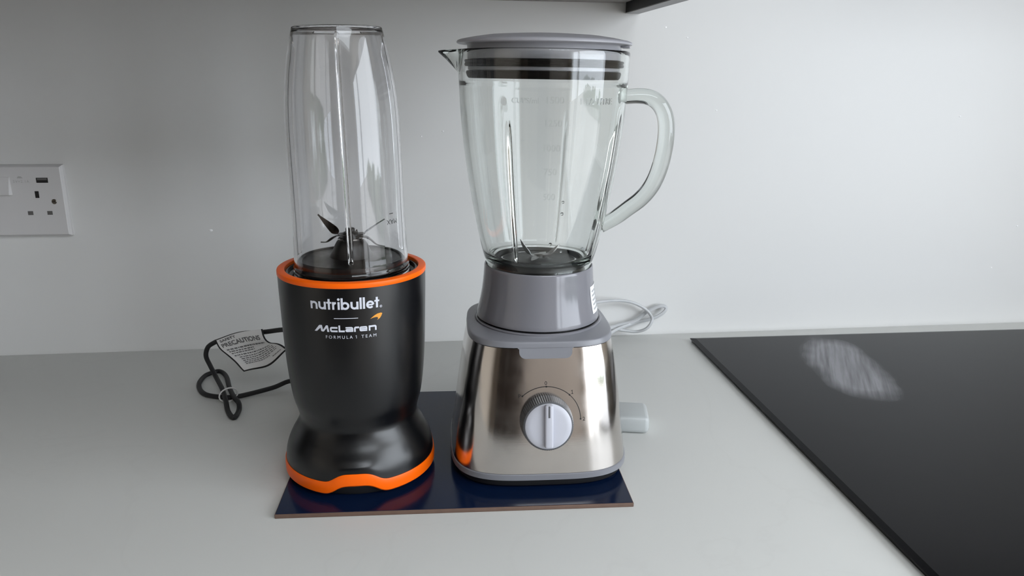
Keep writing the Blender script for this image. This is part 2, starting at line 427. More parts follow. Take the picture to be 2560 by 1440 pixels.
# wall cabinets above the frame on the left, ending in the black end panel
for i, (x0, x1) in enumerate(((-1.00, -0.37), (-0.37, 0.2685))):
    c = thing('wall_cabinet', ('black fronted wall cabinet above the double socket', 'black fronted wall cabinet above the tall clear cup')[i], 'cabinet', ((x0+x1)/2, -0.16, 0.447))
    obj('carcass', box(x0+0.001, x1-0.001, -0.30, -0.0005, 0.4435, 1.16, bevel=0.001), M['cab_white'], c)
    for a, b in ((x0+0.002, (x0+x1)/2-0.0015), ((x0+x1)/2+0.0015, x1-0.002)):
        obj('door', box(a, b, -0.320, -0.3005, 0.426, 1.16, bevel=0.0015), M['black_board'], c)
ep = thing('end_panel', 'black end panel hanging down from the wall cabinets at the top of the wall', 'panel', (0.278, -0.16, 0.4315))
obj('board', box(0.2692, 0.2875, -0.335, -0.0005, 0.4322, 1.16, bevel=0.0006), M['black_board'], ep)
obj('edge_strip', box(0.2694, 0.2873, -0.335, -0.0005, 0.4312, 0.4322), M['board_edge'], ep)

# added dark canopy above the frame, unseen: shades the wall at upper right
eh = thing('added_shade_canopy', 'added black canopy above the frame, unseen, shading the wall over the hob', 'hood', (0.76, -0.25, 0.64))
bm = bmesh.new()
lo_, hi_ = [(0.52, -0.36), (1.12, -0.36), (1.12, -0.0006), (0.52, -0.0006)], [(0.68, -0.26), (0.96, -0.26), (0.96, -0.0006), (0.68, -0.0006)]
R3 = [[bm.verts.new((x, y, z)) for x, y in l] for l, z in ((lo_, 0.64), (lo_, 0.70), (hi_, 0.86))]
for A, B in zip(R3, R3[1:]):
    for i in range(4): bm.faces.new((A[i], A[(i+1) % 4], B[(i+1) % 4], B[i]))
bm.faces.new(R3[0][::-1]); bm.faces.new(R3[-1])
obj('canopy', bm, M['black_board'], eh)
obj('canopy_stack', box(0.68, 0.96, -0.26, -0.0006, 0.861, 1.499, bevel=0.001), M['black_board'], eh)

# dark oven tower at the left end of the run, outside the frame
ot = thing('oven_tower', 'tall dark brown oven tower at the left end of the worktop', 'cabinet', (-1.32, -0.31, RZ0))
obj('carcass', box(-1.62, -1.02, -0.60, -0.001, RZ0, 1.25, bevel=0.002), M['dark_wood'], ot)
for z0, z1 in ((RZ0+0.10, -0.25), (0.42, 1.24)):
    d = obj('door', box(-1.615, -1.025, -0.62, -0.6005, z0, z1, bevel=0.002), M['dark_wood'], ot)
    obj('handle', box(-1.45, -1.19, -0.645, -0.62, (z1-0.06) if z0 < 0 else (z0+0.04), (z1-0.045) if z0 < 0 else (z0+0.055), bevel=0.004), M['silver'], d)
obj('oven_door', box(-1.615, -1.025, -0.625, -0.6005, -0.245, 0.415, bevel=0.003), M['black'], ot)

# white paint specks on the wall
for (x, z, r) in ((0.0362, 0.2844, 0.0012), (0.0085, 0.2779, 0.0011), (0.3231, 0.4157, 0.0014), (0.3527, 0.4035, 0.0012), (0.3998, 0.3120, 0.0013),
                  (0.7537, 0.3053, 0.0014), (0.8732, 0.1489, 0.0014), (0.8437, 0.0867, 0.0012), (-0.2614, 0.1596, 0.0021)):
    bm = lathe([(0, 0.0006), (r*0.6, 0.0005), (r, 0)], 10)
    for v in bm.verts: v.co = Vector((x+v.co.x*1.2, -v.co.z, z+v.co.y*0.8))
    obj('paint_speck', bm, M['speck'], wb)

# ------------------------------------------------------------------ worktop, base unit, hob
wt = obj('worktop', box(-1.018, RX1, -0.625, -0.0003, -0.030, 0.0, bevel=0.0015), M['worktop'])
tag(wt, 'pale grey quartz worktop running along the wall under both blenders', 'worktop')
bu = thing('base_unit', 'dark brown base unit with doors carrying the pale worktop', 'cabinet', (0, -0.3, RZ0))
BX0 = -1.018
obj('carcass', box(BX0+0.001, RX1-0.001, -0.575, -0.001, RZ0+0.10, -0.0301), M['dark_wood'], bu)
obj('plinth', box(BX0+0.001, RX1-0.001, -0.52, -0.001, RZ0, RZ0+0.10), M['dark_wood'], bu)
for k in range(4):
    w = (RX1-BX0)/4
    obj('door', box(BX0+k*w+0.002, BX0+(k+1)*w-0.002, -0.595, -0.5755, RZ0+0.105, -0.034, bevel=0.0015), M['dark_wood'], bu)

hb = thing('induction_hob', 'black glass induction hob set into the worktop, with a paler grey streaked patch', 'hob', (0.3733, -0.0355, 0.0))
hb.rotation_euler = (0, 0, math.radians(-1.0))
WORLD_INV[hb.name] = Matrix()          # its parts are built in hob coordinates: x to the right, -y towards the viewer
def hob_plate(x0, x1, y0, y1, z0, z1, ch, zr):
    bm = bmesh.new()
    loops = [[(x0+0.001, y0+0.001, z0), (x1-0.001, y0+0.001, z0), (x1-0.001, y1-0.001, z0), (x0+0.001, y1-0.001, z0)],
             [(x0, y0, zr), (x1, y0, zr), (x1, y1, zr), (x0, y1, zr)],
             [(x0+ch, y0+ch, z1), (x1-ch, y0+ch, z1), (x1-ch, y1-ch, z1), (x0+ch, y1-ch, z1)]]
    R = [[bm.verts.new(p) for p in l] for l in loops]
    for A, B in zip(R, R[1:]):
        for i in range(4): bm.faces.new((A[i], A[(i+1) % 4], B[(i+1) % 4], B[i]))
    bm.faces.new(R[0][::-1]); bm.faces.new(R[-1])
    return bm
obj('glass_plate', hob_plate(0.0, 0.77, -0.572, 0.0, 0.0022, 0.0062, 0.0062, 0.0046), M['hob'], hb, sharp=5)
obj('seal', box(0.002, 0.768, -0.570, -0.002, 0.0, 0.0022), M['hob_edge'], hb)

# ------------------------------------------------------------------ double wall socket
so = thing('wall_socket', 'white double plug socket with switches and USB port on the wall', 'socket', (-0.4995, -0.004, 0.2005))
SX0, SX1, SZ0, SZ1 = -0.5735, -0.4262, 0.1567, 0.2445
def face_plate():
    bm = bmesh.new()
    def loop(i, y):
        return [(SX0+i, y, SZ0+i), (SX1-i, y, SZ0+i), (SX1-i, y, SZ1-i), (SX0+i, y, SZ1-i)]
    R = [[bm.verts.new(p) for p in loop(i, y)] for i, y in ((0, 0.0), (0.0003, -0.0040), (0.0022, -0.0080), (0.0028, -0.0084))]
    for A, B in zip(R, R[1:]):
        for i in range(4): bm.faces.new((A[i], A[(i+1) % 4], B[(i+1) % 4], B[i]))
    bm.faces.new(R[-1]); bm.faces.new(R[0][::-1])
    return bm
obj('face_plate', face_plate(), M['socket'], so, sharp=20)
FY = -0.0084
for dx in (0.0, -0.0735):
    # rocker switch, wedge shaped: the lower end stands proud
    bm = bmesh.new()
    a, b, z0, z1 = -0.4995+dx*0.62, -0.4863+dx*0.62, 0.2085, 0.2305
    vs = [(a, FY, z0), (b, FY, z0), (b, FY, z1), (a, FY, z1), (a+0.0006, FY-0.0042, z0+0.0004), (b-0.0022, FY-0.0042, z0+0.0004), (b-0.0012, FY-0.0004, z1-0.001), (a+0.0006, FY-0.0004, z1-0.001)]
    V = [bm.verts.new(p) for p in vs]
    for f in ((0, 1, 5, 4), (1, 2, 6, 5), (2, 3, 7, 6), (3, 0, 4, 7), (4, 5, 6, 7), (3, 2, 1, 0)): bm.faces.new([V[i] for i in f])
    obj('rocker_switch', bm, M['socket'], so, sharp=10)
def hole(name, x0, x1, z0, z1, m): return obj(name, box(x0, x1, FY-0.0003, FY+0.001, z0, z1), m, so)
for dx in (0.0, -0.0785):
    hole('earth_slot', -0.4606+dx, -0.4562+dx, 0.2045, 0.2128, M['socket_dark'])
    hole('live_slot', -0.4720+dx, -0.4660+dx, 0.1836, 0.1883, M['socket_grey'])
    hole('neutral_slot', -0.4498+dx, -0.4438+dx, 0.1836, 0.1883, M['socket_grey'])
u = hole('usb_port', -0.4568, -0.4436, 0.2230, 0.2290, M['socket_dark'])
obj('port_tongue', box(-0.4558, -0.4446, FY-0.0005, FY+0.001, 0.2262, 0.2284), M['socket_grey'], u)
for x in (-0.4400, -0.5590):
    bm = lathe([(0, 0.0008), (0.0024, 0.0008), (0.0030, 0.0002), (0.0030, -0.0005)], 20, )
    for v in bm.verts: v.co = Vector((x+v.co.x, FY-v.co.z, 0.1998+v.co.y*1.05))
    s = obj('screw', bm, M['screw'], so)
    obj('screw_slot', box(x-0.0022, x+0.0022, FY-0.0010, FY-0.0006, 0.1994, 0.2002), M['socket_dark'], s)
t = text_mesh('5V=2.1A', 0.0046, bold=0.0, spacing=1.15)
obj('rating_print', map_mesh(t, lambda c: Vector((-0.4742+c.x, FY-0.0002, 0.2232+c.y))), M['socket_print'], so, fin=False)
bm = flat_bm([[(-0.0035, -0.001), (0.0035, -0.001), (0.0016, 0.0012), (-0.0014, 0.0014)]])
for v in bm.verts: v.co = Vector((-0.4752+v.co.x, FY-0.0002, 0.2296+v.co.y))
obj('logo_print', bm, M['socket_print'], so, fin=False)

# ------------------------------------------------------------------ placemat
def placemat():
    pm = thing('placemat', 'navy blue hardboard placemat with a brown edge under both blenders', 'placemat', (0.035, -0.309, 0.0))
    pm.rotation_euler = (0, 0, math.radians(-2.8)); WORLD_INV[pm.name] = Matrix()
    x0, x1, y0, y1 = -0.151, 0.1490, -0.1240, 0.124
    obj('board', box(x0, x1, y0, y1, 0.0, 0.0038, bevel=0.0006), M['mat_edge'], pm)
    obj('printed_top', box(x0+0.0008, x1-0.0008, y0+0.0008, y1-0.0008, 0.0038, 0.0042), M['mat_top'], pm)
placemat()
MZ = 0.0042

# ------------------------------------------------------------------ personal blender (black, orange rings)
PX, PY = -0.0562, -0.3446
pb = thing('personal_blender', 'black personal blender with orange rings and a tall clear cup', 'blender', (PX, PY, MZ))
BODY = [(0.0205, 0.0664), (0.0285, 0.0654), (0.0360, 0.0632), (0.0434, 0.0598), (0.0500, 0.0560), (0.0560, 0.0532), (0.0610, 0.0524), (0.0680, 0.0538),
        (0.0780, 0.0565), (0.0930, 0.0586), (0.1100, 0.0601), (0.1280, 0.0611), (0.1450, 0.0617), (0.1620, 0.0622), (0.1760, 0.0626), (0.1898, 0.0628)]
def arch(a):
    d = (a+PI/3) % (2*PI/3) - PI/3            # three arches: front, and at +-120 degrees
    return math.exp(-(math.degrees(d)/17.0)**4)
prof = [(r, z) for r, z in [(x, y) for x, y in fine_profile(BODY)]]
body_prof = [(r, z) for r, z in prof]
def body_z(k, r, z, a):
    return 0.0085*arch(a)*smoothstep(0.040, 0.0205, z)
mh = obj('motor_housing', lathe([(0.0665, 0.0205)] + body_prof + [(0.0565, 0.1898), (0.0560, 0.1800), (0, 0.1795)], 144, PX, PY, zfun=lambda k, r, z, a: body_z(k, r, z, a) if z < 0.05 else 0.0), M['body'], pb)
# orange base ring that rises in an arch over the front
def ring_z(k, r, z, a): return 0.0085*arch(a)
obj('base_ring', lathe([(0.0650, 0.0088), (0.0664, 0.0090), (0.0674, 0.0102), (0.0676, 0.0150), (0.0674, 0.0192), (0.0669, 0.0204), (0.0640, 0.0204), (0.0640, 0.0088)], 180, PX, PY, closed=True, zfun=ring_z), M['orange'], pb)
obj('foot', lathe([(0, MZ), (0.0560, MZ), (0.0585, MZ+0.002), (0.0615, 0.0130), (0.0635, 0.0200), (0.0, 0.0200)], 96, PX, PY), M['rubber'], pb)
obj('top_ring', lathe([(0.0567, 0.1800), (0.0567, 0.1938), (0.0572, 0.1942), (0.0622, 0.1942), (0.0630, 0.1937), (0.0632, 0.1930), (0.0632, 0.1903), (0.0628, 0.1897), (0.0600, 0.1896), (0.0600, 0.1800)], 144, PX, PY, closed=True), M['orange'], pb)
obj('coupling_collar', lathe([(0.0565, 0.1802), (0.0565, 0.1915), (0.0552, 0.1920), (0.0540, 0.1918), (0.0535, 0.1880), (0.0520, 0.1868), (0.0505, 0.1866), (0.0505, 0.1802)], 120, PX, PY, closed=True), M['black'], pb)

# cup (mouth down), one closed shell with four inner ribs
CUP_TILT = Matrix.Translation(Vector((PX, PY, 0.19))) @ Matrix.Rotation(math.radians(-0.9), 4, 'Y') @ Matrix.Translation(Vector((-PX, -PY, -0.19)))
def cup():
    outer = [(0.1872, 0.0484), (0.1878, 0.0492), (0.1890, 0.0494), (0.1897, 0.0484), (0.1908, 0.0482), (0.1914, 0.0491), (0.1925, 0.0491), (0.1931, 0.0482), (0.1942, 0.0482), (0.1948, 0.0490), (0.1958, 0.0490), (0.1964, 0.0483), (0.1980, 0.0483)]
    upper = [(0.1990, 0.0482), (0.2150, 0.0476), (0.2350, 0.0471), (0.2573, 0.0469), (0.2841, 0.0468), (0.3129, 0.0464), (0.3350, 0.0452), (0.3520, 0.0432), (0.3660, 0.0408), (0.3795, 0.0379), (0.3868, 0.0360)]
    out_p = [(r, z) for z, r in outer] + fine_profile(upper)
    top = [(0.0357, 0.3883), (0.0352, 0.3890), (0.0345, 0.3892), (0.0338, 0.3889), (0.0330, 0.3886), (0.0, 0.3886)]
    inn = [(0.0, 0.3872), (0.0328, 0.3872), (0.0342, 0.3862)]
    inn_tab = [(0.3840, 0.0348), (0.3795, 0.0360), (0.3660, 0.0386), (0.3520, 0.0410), (0.3350, 0.0430), (0.3129, 0.0442), (0.2841, 0.0446), (0.2573, 0.0447), (0.2350, 0.0449), (0.2150, 0.0453)]
    inn_p = fine_profile(inn_tab) + [(0.0454, 0.2100), (0.0455, 0.2070), (0.0456, 0.2052), (0.0457, 0.2044), (0.0460, 0.1990), (0.0460, 0.1920), (0.0461, 0.1872)]
    prof = out_p + top + inn + inn_p
    k_in = len(out_p)+len(top)+len(inn)
    ribs = [math.radians(4.0+90*i) for i in range(4)]
    angs = set(round(2*PI*i/128, 5) for i in range(128))
    for q in ribs:
        for d in (-3.6, -3.0, -2.5, -2.1, -1.7, -1.2, -0.6, 0, 0.6, 1.2, 1.7, 2.1, 2.5, 3.0, 3.6): angs.add(round((q+math.radians(d)) % (2*PI), 5))
    angs = sorted(angs)
    def rf(k, r, z, a):
        if k < k_in: return 0.0
        env = smoothstep(0.2046, 0.2075, z)*smoothstep(0.384, 0.368, z)
        s = 0.0
        for q in ribs:
            d = math.degrees(((a-q+PI) % (2*PI))-PI)
            s += (1-smoothstep(1.1, 2.6, abs(d)))
        return -0.0042*env*s
    bm = lathe(prof, cx=PX, cy=PY, closed=False, angs=angs, rfun=rf)
    # close the mouth rim
    bm.verts.ensure_lookup_table(); bm.edges.ensure_lookup_table()
    be = [e for e in bm.edges if len(e.link_faces) == 1]
    bmesh.ops.bridge_loops(bm, edges=be)
    bm.transform(CUP_TILT)
    return obj('cup', bm, M['cup'], pb, sharp=50)
cp = cup()
# print on the cup: MAX (upside down, because the cup stands on its mouth) and a tick
def cup_print(me, a0, z0):
    def fn(c):
        a = a0 - c.x/0.0470; z = z0 - c.y; r = 0.0478 if z < 0.26 else 0.047
        r = interp([(0.2, 0.0484), (0.215, 0.0479), (0.235, 0.0474), (0.2573, 0.0472), (0.29, 0.0470)], z)
        return CUP_TILT @ Vector((PX+r*math.sin(a), PY-r*math.cos(a), z))
    return map_mesh(me, fn)
obj('max_print', cup_print(text_mesh('MAX', 0.0058, bold=0.0), math.radians(51.5), 0.2385), M['print_black'], cp, fin=False)
bm = flat_bm([[(-0.0023+0.0046*i/6, -0.0003) for i in range(7)] + [(0.0023-0.0046*i/6, 0.0003) for i in range(7)]])
me = bpy.data.meshes.new('x'); bm.to_mesh(me); bm.free()
obj('max_tick', cup_print(me, math.radians(50.5), 0.2432), M['print_black'], cp, fin=False)

# blade holder and blades inside the cup
bh = obj('blade_holder', lathe([(0, 0.1970), (0.0452, 0.1968), (0.0452, 0.2012), (0.0440, 0.2020), (0.0425, 0.2018), (0.0415, 0.2006), (0.0250, 0.2010), (0.0190, 0.2024), (0.0165, 0.2060),
                                   (0.0140, 0.2120), (0.0120, 0.2155), (0.0105, 0.2168), (0, 0.2170)], 96, PX, PY), M['black_rough'], pb)
obj('washer', lathe([(0.0060, 0.2170), (0.0108, 0.2170), (0.0111, 0.2176), (0.0106, 0.2183), (0.0060, 0.2184)], 48, PX, PY, closed=True), M['silver'], bh)
obj('hub', lathe([(0, 0.2180), (0.0072, 0.2180), (0.0072, 0.2215), (0.0060, 0.2232), (0.0036, 0.2236), (0.0036, 0.2262), (0.0028, 0.2268), (0, 0.2268)], 24, PX, PY), M['blade'], bh)
def blade(cx, cy, cz, az, segs, w0, thick, twist=0.0, tip=0.25):
    """bent blade: segs = [(radius, height)...] along azimuth az; leaf outline"""
    bm = bmesh.new(); path = smooth_path([(r, 0, h) for r, h in segs], 5); n = len(path); rows = []
    for i, p in enumerate(path):
        t = i/(n-1)
        w = w0*(1.0 if t < 0.35 else max(tip*0.35, (1-((t-0.35)/0.65)**1.7)))
        d = (path[min(i+1, n-1)]-path[max(i-1, 0)]).normalized()
        nr = Vector((-d.z, 0, d.x)); rows.append([])
        tw = twist*smoothstep(0.15, 0.6, t)
        side = Vector((0, math.cos(tw), 0)) + nr*math.sin(tw); nn = nr*math.cos(tw) - Vector((0, 1, 0))*math.sin(tw)
        for sy, sn, off in ((-1, -1, 0.0), (1, -1, 0.0), (1, 1, 0.0), (-1, 1, 0.0)):
            q = p + side*(w/2*sy + w0*0.18*t) + nn*(thick/2*sn*(0.35 if sy > 0 else 1.0))
            ca, sa = math.sin(az), -math.cos(az)          # azimuth 0 faces -Y
            rows[-1].append(bm.verts.new((cx + q.x*ca - q.y*sa, cy + q.x*sa + q.y*ca, cz + q.z)))
    for A, B in zip(rows, rows[1:]):
        for k in range(4): bm.faces.new((A[k], A[(k+1) % 4], B[(k+1) % 4], B[k]))
    bm.faces.new(rows[0][::-1]); bm.faces.new(rows[-1])
    return bm
D = math.radians
for az, segs, w, tw in ((-84, [(0.002, 0), (0.0105, 0.0003), (0.0135, 0.0030), (0.0200, 0.0095), (0.0275, 0.0172)], 0.0125, 0.80),
                        (96, [(0.002, 0), (0.0105, 0.0003), (0.0135, 0.0022), (0.0200, 0.0066), (0.0290, 0.0124)], 0.0110, -0.30),
                        (-112, [(0.002, -0.0016), (0.0120, -0.0018), (0.0170, -0.0040), (0.0230, -0.0082), (0.0285, -0.0088)], 0.0068, 0.1),
                        (66, [(0.002, -0.0016), (0.0120, -0.0012), (0.0180, -0.0030), (0.0240, -0.0072), (0.0310, -0.0085)], 0.0072, -0.3),
                        (-10, [(0.002, -0.0030), (0.0110, -0.0031), (0.0150, -0.0034), (0.0165, -0.0034)], 0.0080, 0.0),
                        (165, [(0.002, -0.0030), (0.0110, -0.0031), (0.0150, -0.0028), (0.0200, 0.0000)], 0.0080, 0.0)):
    obj('blade', blade(PX, PY, 0.2212, D(az), segs, w, 0.0011, tw), M['blade'], bh, sharp=25)

# ---- prints on the motor housing
BTAB = sorted([(z, r) for r, z in body_prof])
def on_body(u, z, lift=0.00025):
    r = interp(BTAB, z)+lift; a = u/0.0618
    return Vector((PX+r*math.sin(a), PY-r*math.cos(a), z))
def wrap_bm(bm, sx, sz, u0, z0, shear=0.0):
    bmesh.ops.subdivide_edges(bm, edges=[e for e in bm.edges if e.calc_length()*sx > 0.006], cuts=3, use_grid_fill=False)
    for v in bm.verts: v.co = on_body(u0+v.co.x*sx, z0+v.co.y*sz)
    bmesh.ops.triangulate(bm, faces=bm.faces)
    return bm
def word_rounded():
    """lower-case geometric lettering, x-height 1"""
    bm = bmesh.new(); W = 0.27; h = W/2; x = 0.0; gap = 0.13
    def n_(x):
        stroke(bm, [(x+h, 0), (x+h, 1.0)], W); stroke(bm, [(x+h, 0.5)] + arc(x+h+0.36, 0.56, 0.36, 0.31, 180, 0) + [(x+h+0.72, 0)], W); return 0.72+W
    def u_(x):
        stroke(bm, [(x+h, 1.0), (x+h, 0.44)] + arc(x+h+0.36, 0.44, 0.36, 0.31, 180, 360)[1:], W); stroke(bm, [(x+h+0.72, 0), (x+h+0.72, 1.0)], W); return 0.72+W
    def t_(x):
        stroke(bm, [(x+0.32, 0), (x+0.32, 1.38)], W); stroke(bm, [(x, 0.89), (x+0.64, 0.89)], 0.22); return 0.64
    def r_(x):
        stroke(bm, [(x+h, 0), (x+h, 1.0)], W); stroke(bm, [(x+h, 0.45)] + arc(x+h+0.38, 0.50, 0.38, 0.38, 180, 92, 8), W); return 0.56
    def i_(x):
        stroke(bm, [(x+h, 0), (x+h, 1.0)], W)
        bm.faces.new([bm.verts.new((x+h+0.17*math.cos(2*PI*k/14), 1.33+0.17*math.sin(2*PI*k/14), 0)) for k in range(14)]); return W
    def b_(x):
        stroke(bm, [(x+h, 0), (x+h, 1.5)], W); stroke(bm, arc(x+h+0.39, 0.49, 0.39, 0.38, 0, 345, 22), W, closed=True); return 0.78+W
    def l_(x): stroke(bm, [(x+h, 0), (x+h, 1.5)], W); return W
    def e_(x):
        c = x+h+0.38
        stroke(bm, [(c-0.34, 0.47), (c+0.38, 0.47)], 0.20); stroke(bm, arc(c, 0.49, 0.38, 0.38, -3, 318, 22), W*0.96); return 0.78+W
    for k_, f in enumerate((n_, u_, t_, r_, i_, b_, u_, l_, l_, e_, t_)):
        if f is t_: x -= 0.06 if k_ < 5 else 0.12
        x += f(x)+(gap if f is not t_ else gap-0.05)
    cxr = x+0.02
    stroke(bm, arc(cxr+0.1, 0.10, 0.14, 0.14, 0, 345, 16), 0.05, closed=True)         # registered mark
    stroke(bm, [(cxr+0.06, 0.03), (cxr+0.06, 0.17)], 0.035); stroke(bm, arc(cxr+0.06, 0.135, 0.05, 0.035, 90, -90, 5) + [(cxr+0.13, 0.03)], 0.035)
    return bm, x-gap
K = 0.000327                                     # metres on the housing per unit of the layout below
bm, wd = word_rounded()
s = 168*K/wd
obj('word_print', wrap_bm(bm, s, s*1.02, -92*K, 0.1726), M['print'], mh, fin=False)
bm = bmesh.new(); stroke(bm, [(-29+58*i/10, 0) for i in range(11)], 1.6)
obj('rule_print', wrap_bm(bm, K, K, -5*K, 0.1652), M['print'], mh, fin=False)
def word_wide():
    """wide squared lettering, height 1, set as on the housing"""
    bm = bmesh.new(); w = 0.27; q = w/2
    # M with its long swept tail
    bm.faces.new([bm.verts.new((a, b, 0)) for a, b in ((-0.02, 0.02), (0.40, 0.02), (1.30, 0.74), (1.12, 1.0), (0.98, 1.0), (0.80, 0.90))])
    bm.faces.new([bm.verts.new((a, b, 0)) for a, b in ((1.02, 1.0), (1.36, 1.0), (1.50, 0.34), (1.62, 0.02), (1.30, 0.02), (1.16, 0.10))])
    bm.faces.new([bm.verts.new((a, b, 0)) for a, b in ((1.30, 0.02), (1.62, 0.02), (2.22, 0.68), (2.16, 1.0), (2.06, 1.0))])
    bm.faces.new([bm.verts.new((a, b, 0)) for a, b in ((2.10, 1.0), (2.36, 1.0), (2.56, 0.0), (2.20, 0.0))])
    def rr(x0, x1, y0, y1, r=0.2):
        return arc(x1-r, y0+r, r, r, -90, 0, 4) + arc(x1-r, y1-r, r, r, 0, 90, 4) + arc(x0+r, y1-r, r, r, 90, 180, 4) + arc(x0+r, y0+r, r, r, 180, 270, 4)
    T = 0.80
    stroke(bm, [(3.92, T-q)] + arc(2.98, T-q-0.16, 0.16, 0.16, 90, 180, 4) + arc(2.98, q+0.16, 0.16, 0.16, 180, 270, 4) + [(3.92, q)], w)       # c
    stroke(bm, [(4.08, T+0.10), (4.22, T+0.10), (4.22, q), (5.06, q)], w)                                                                        # L
    stroke(bm, [(5.20, T-q), (6.02, T-q)] + arc(6.12, T-q-0.16, 0.16, 0.16, 90, 0, 4) + [(6.28, q), (5.42, q)] + arc(5.42, q+0.12, 0.14, 0.12, 270, 90, 6) + [(6.2, 0.40)], w*0.86)   # a
    stroke(bm, [(6.66, 0), (6.66, T-q-0.10)] + arc(6.80, T-q-0.13, 0.14, 0.13, 180, 90, 4) + [(7.34, T-q)], w)                                   # r
    stroke(bm, [(7.60, 0.39), (8.52, 0.39), (8.52, T-q-0.12)] + arc(8.40, T-q-0.12, 0.12, 0.12, 0, 90, 4) + arc(7.66, T-q-0.16, 0.16, 0.16, 90, 180, 4) + arc(7.66, q+0.16, 0.16, 0.16, 180, 270, 4) + [(8.62, q)], w*0.84)  # e
    stroke(bm, [(9.00, 0), (9.00, T-q), (9.86, T-q)] + arc(9.86, T-q-0.16, 0.16, 0.16, 90, 0, 4) + [(10.02, 0)], w)                               # n
    return bm
obj('team_print', wrap_bm(word_wide(), 154*K/10.15, 17*K, -86*K, 0.1536), M['print'], mh, fin=False)
sw = [(0, 0.0), (10, 7.5), (18, 11.5), (27, 12.8), (31, 11.2), (28, 4.2), (24, -1.2), (17, -5.2), (19.5, -1.5), (19, 2.0), (15, 3.0), (9, 2.4)]
obj('emblem_print', wrap_bm(flat_bm([[(x, y) for x, y in sw]]), K, K, 53*K, 0.1636), M['print_gold'], mh, fin=False)
def sub_word(w_, c_, wid):
    me = text_mesh(w_, 11.5*K, bold=0.0, spacing=1.5)
    xs = [v.co.x for v in me.vertices]; w0 = max(xs)-min(xs); xm = (max(xs)+min(xs))/2
    obj('subline_print', map_mesh(me, lambda c: on_body(c_*K + (c.x-xm)*(wid*K/w0), 0.1480+c.y)), M['print'], mh, fin=False)
sub_word('FORMULA', -24, 66); sub_word('TEAM', 48.5, 37)
def one_bm(h):
    bm = bmesh.new(); stroke(bm, [(-0.26*h, 0.74*h), (0, 0.96*h), (0, 0)], 0.15*h); return bm
obj('subline_print', wrap_bm(one_bm(8.0), K, K, 18*K, 0.1480), M['print'], mh, fin=False)

# ---- black power cord with tag, tie and plug
BC = [(-0.1037, -0.2350, 0.0300), (-0.1448, -0.1555, 0.0120), (-0.1697, -0.1575, 0.0050), (-0.2022, -0.1724, 0.0030), (-0.2192, -0.1740, 0.0030), (-0.2427, -0.1626, 0.0030), (-0.2562, -0.1355, 0.0030),
      (-0.2569, -0.1095, 0.0032), (-0.2502, -0.0985, 0.0035), (-0.2416, -0.0954, 0.0036), (-0.2305, -0.1122, 0.0032), (-0.2177, -0.1526, 0.0050), (-0.2036, -0.1916, 0.0095), (-0.1958, -0.2063, 0.0090),
      (-0.1942, -0.2161, 0.0045), (-0.1967, -0.2297, 0.0030), (-0.2056, -0.2149, 0.0040), (-0.2119, -0.1961, 0.0095), (-0.2206, -0.1722, 0.0120), (-0.2341, -0.1403, 0.0125), (-0.2443, -0.1242, 0.0220),
      (-0.2478, -0.1250, 0.0349), (-0.2446, -0.1250, 0.0457), (-0.2360, -0.1300, 0.0526), (-0.2287, -0.1350, 0.0566), (-0.2026, -0.1450, 0.0674), (-0.1739, -0.1550, 0.0722), (-0.1422, -0.1800, 0.0820),
      (-0.1177, -0.2200, 0.0840), (-0.0900, -0.2700, 0.0650), (-0.0700, -0.2980, 0.0500)]
pc = obj('power_cord', tube(smooth_path(BC, 8), 0.0027, 10), M['rubber'], pb)
pc['label'] = 'looped black cord'
# plug lying behind the housing
bm = bmesh.new(); add_box(bm, -0.109, -0.075, -0.2465, -0.2165, 0.0045, 0.044, bevel=0.006, seg=3)
obj('plug', bm, M['rubber'], pc)
tr = []
for k in range(21):
    a = PI*2*k/20
    tr.append((-0.2125+0.0085*math.cos(a), -0.1800+0.0060*math.cos(a), 0.0082+0.0078*math.sin(a)))
obj('wire_tie', tube(tr, 0.0009, 6), M['tie'], pc)
TAG = [[(-0.2293, -0.1360, 0.0574), (-0.2031, -0.1460, 0.0696), (-0.1753, -0.1560, 0.0755)],
       [(-0.2241, -0.1420, 0.0499), (-0.1967, -0.1500, 0.0615), (-0.1716, -0.1620, 0.0677)],
       [(-0.2146, -0.1500, 0.0430), (-0.1888, -0.1500, 0.0508), (-0.1643, -0.1640, 0.0626)],
       [(-0.2037, -0.1600, 0.0367), (-0.1792, -0.1580, 0.0418), (-0.1535, -0.1720, 0.0623)],
       [(-0.1953, -0.1650, 0.0307), (-0.1686, -0.1700, 0.0373), (-0.1458, -0.1780, 0.0590)]]
def cr4(a, b, c, d, t): return 0.5*((2*b)+(c-a)*t+(2*a-5*b+4*c-d)*t*t+(3*b-a-3*c+d)*t**3)
def cr_list(P, t):
    n = len(P)-1; x = max(0.0, min(0.9999, t))*n; i = int(x); f = x-i
    g = lambda k: P[k] if 0 <= k <= n else (P[0]*2-P[1] if k < 0 else P[n]*2-P[n-1])
    q = cr4(g(i-1), g(i), g(i+1), g(i+2), f)
    if t < 0: q = P[0] + (P[1]-P[0])*t*n
    if t > 1: q = P[n] + (P[n]-P[n-1])*(t-1)*n
    return q
TAGV = [[Vector(p) for p in r] for r in TAG]
def tag_pt(u, v, lift=0.0):
    p = cr_list([cr_list(r, u) for r in TAGV], v)
    if lift:
        e = 0.02
        du = cr_list([cr_list(r, u+e) for r in TAGV], v) - cr_list([cr_list(r, u-e) for r in TAGV], v)
        dv = cr_list([cr_list(r, u) for r in TAGV], v+e) - cr_list([cr_list(r, u) for r in TAGV], v-e)
        nn = dv.cross(du).normalized()
        if nn.y > 0: nn = -nn
        p = p + nn*lift
    return p
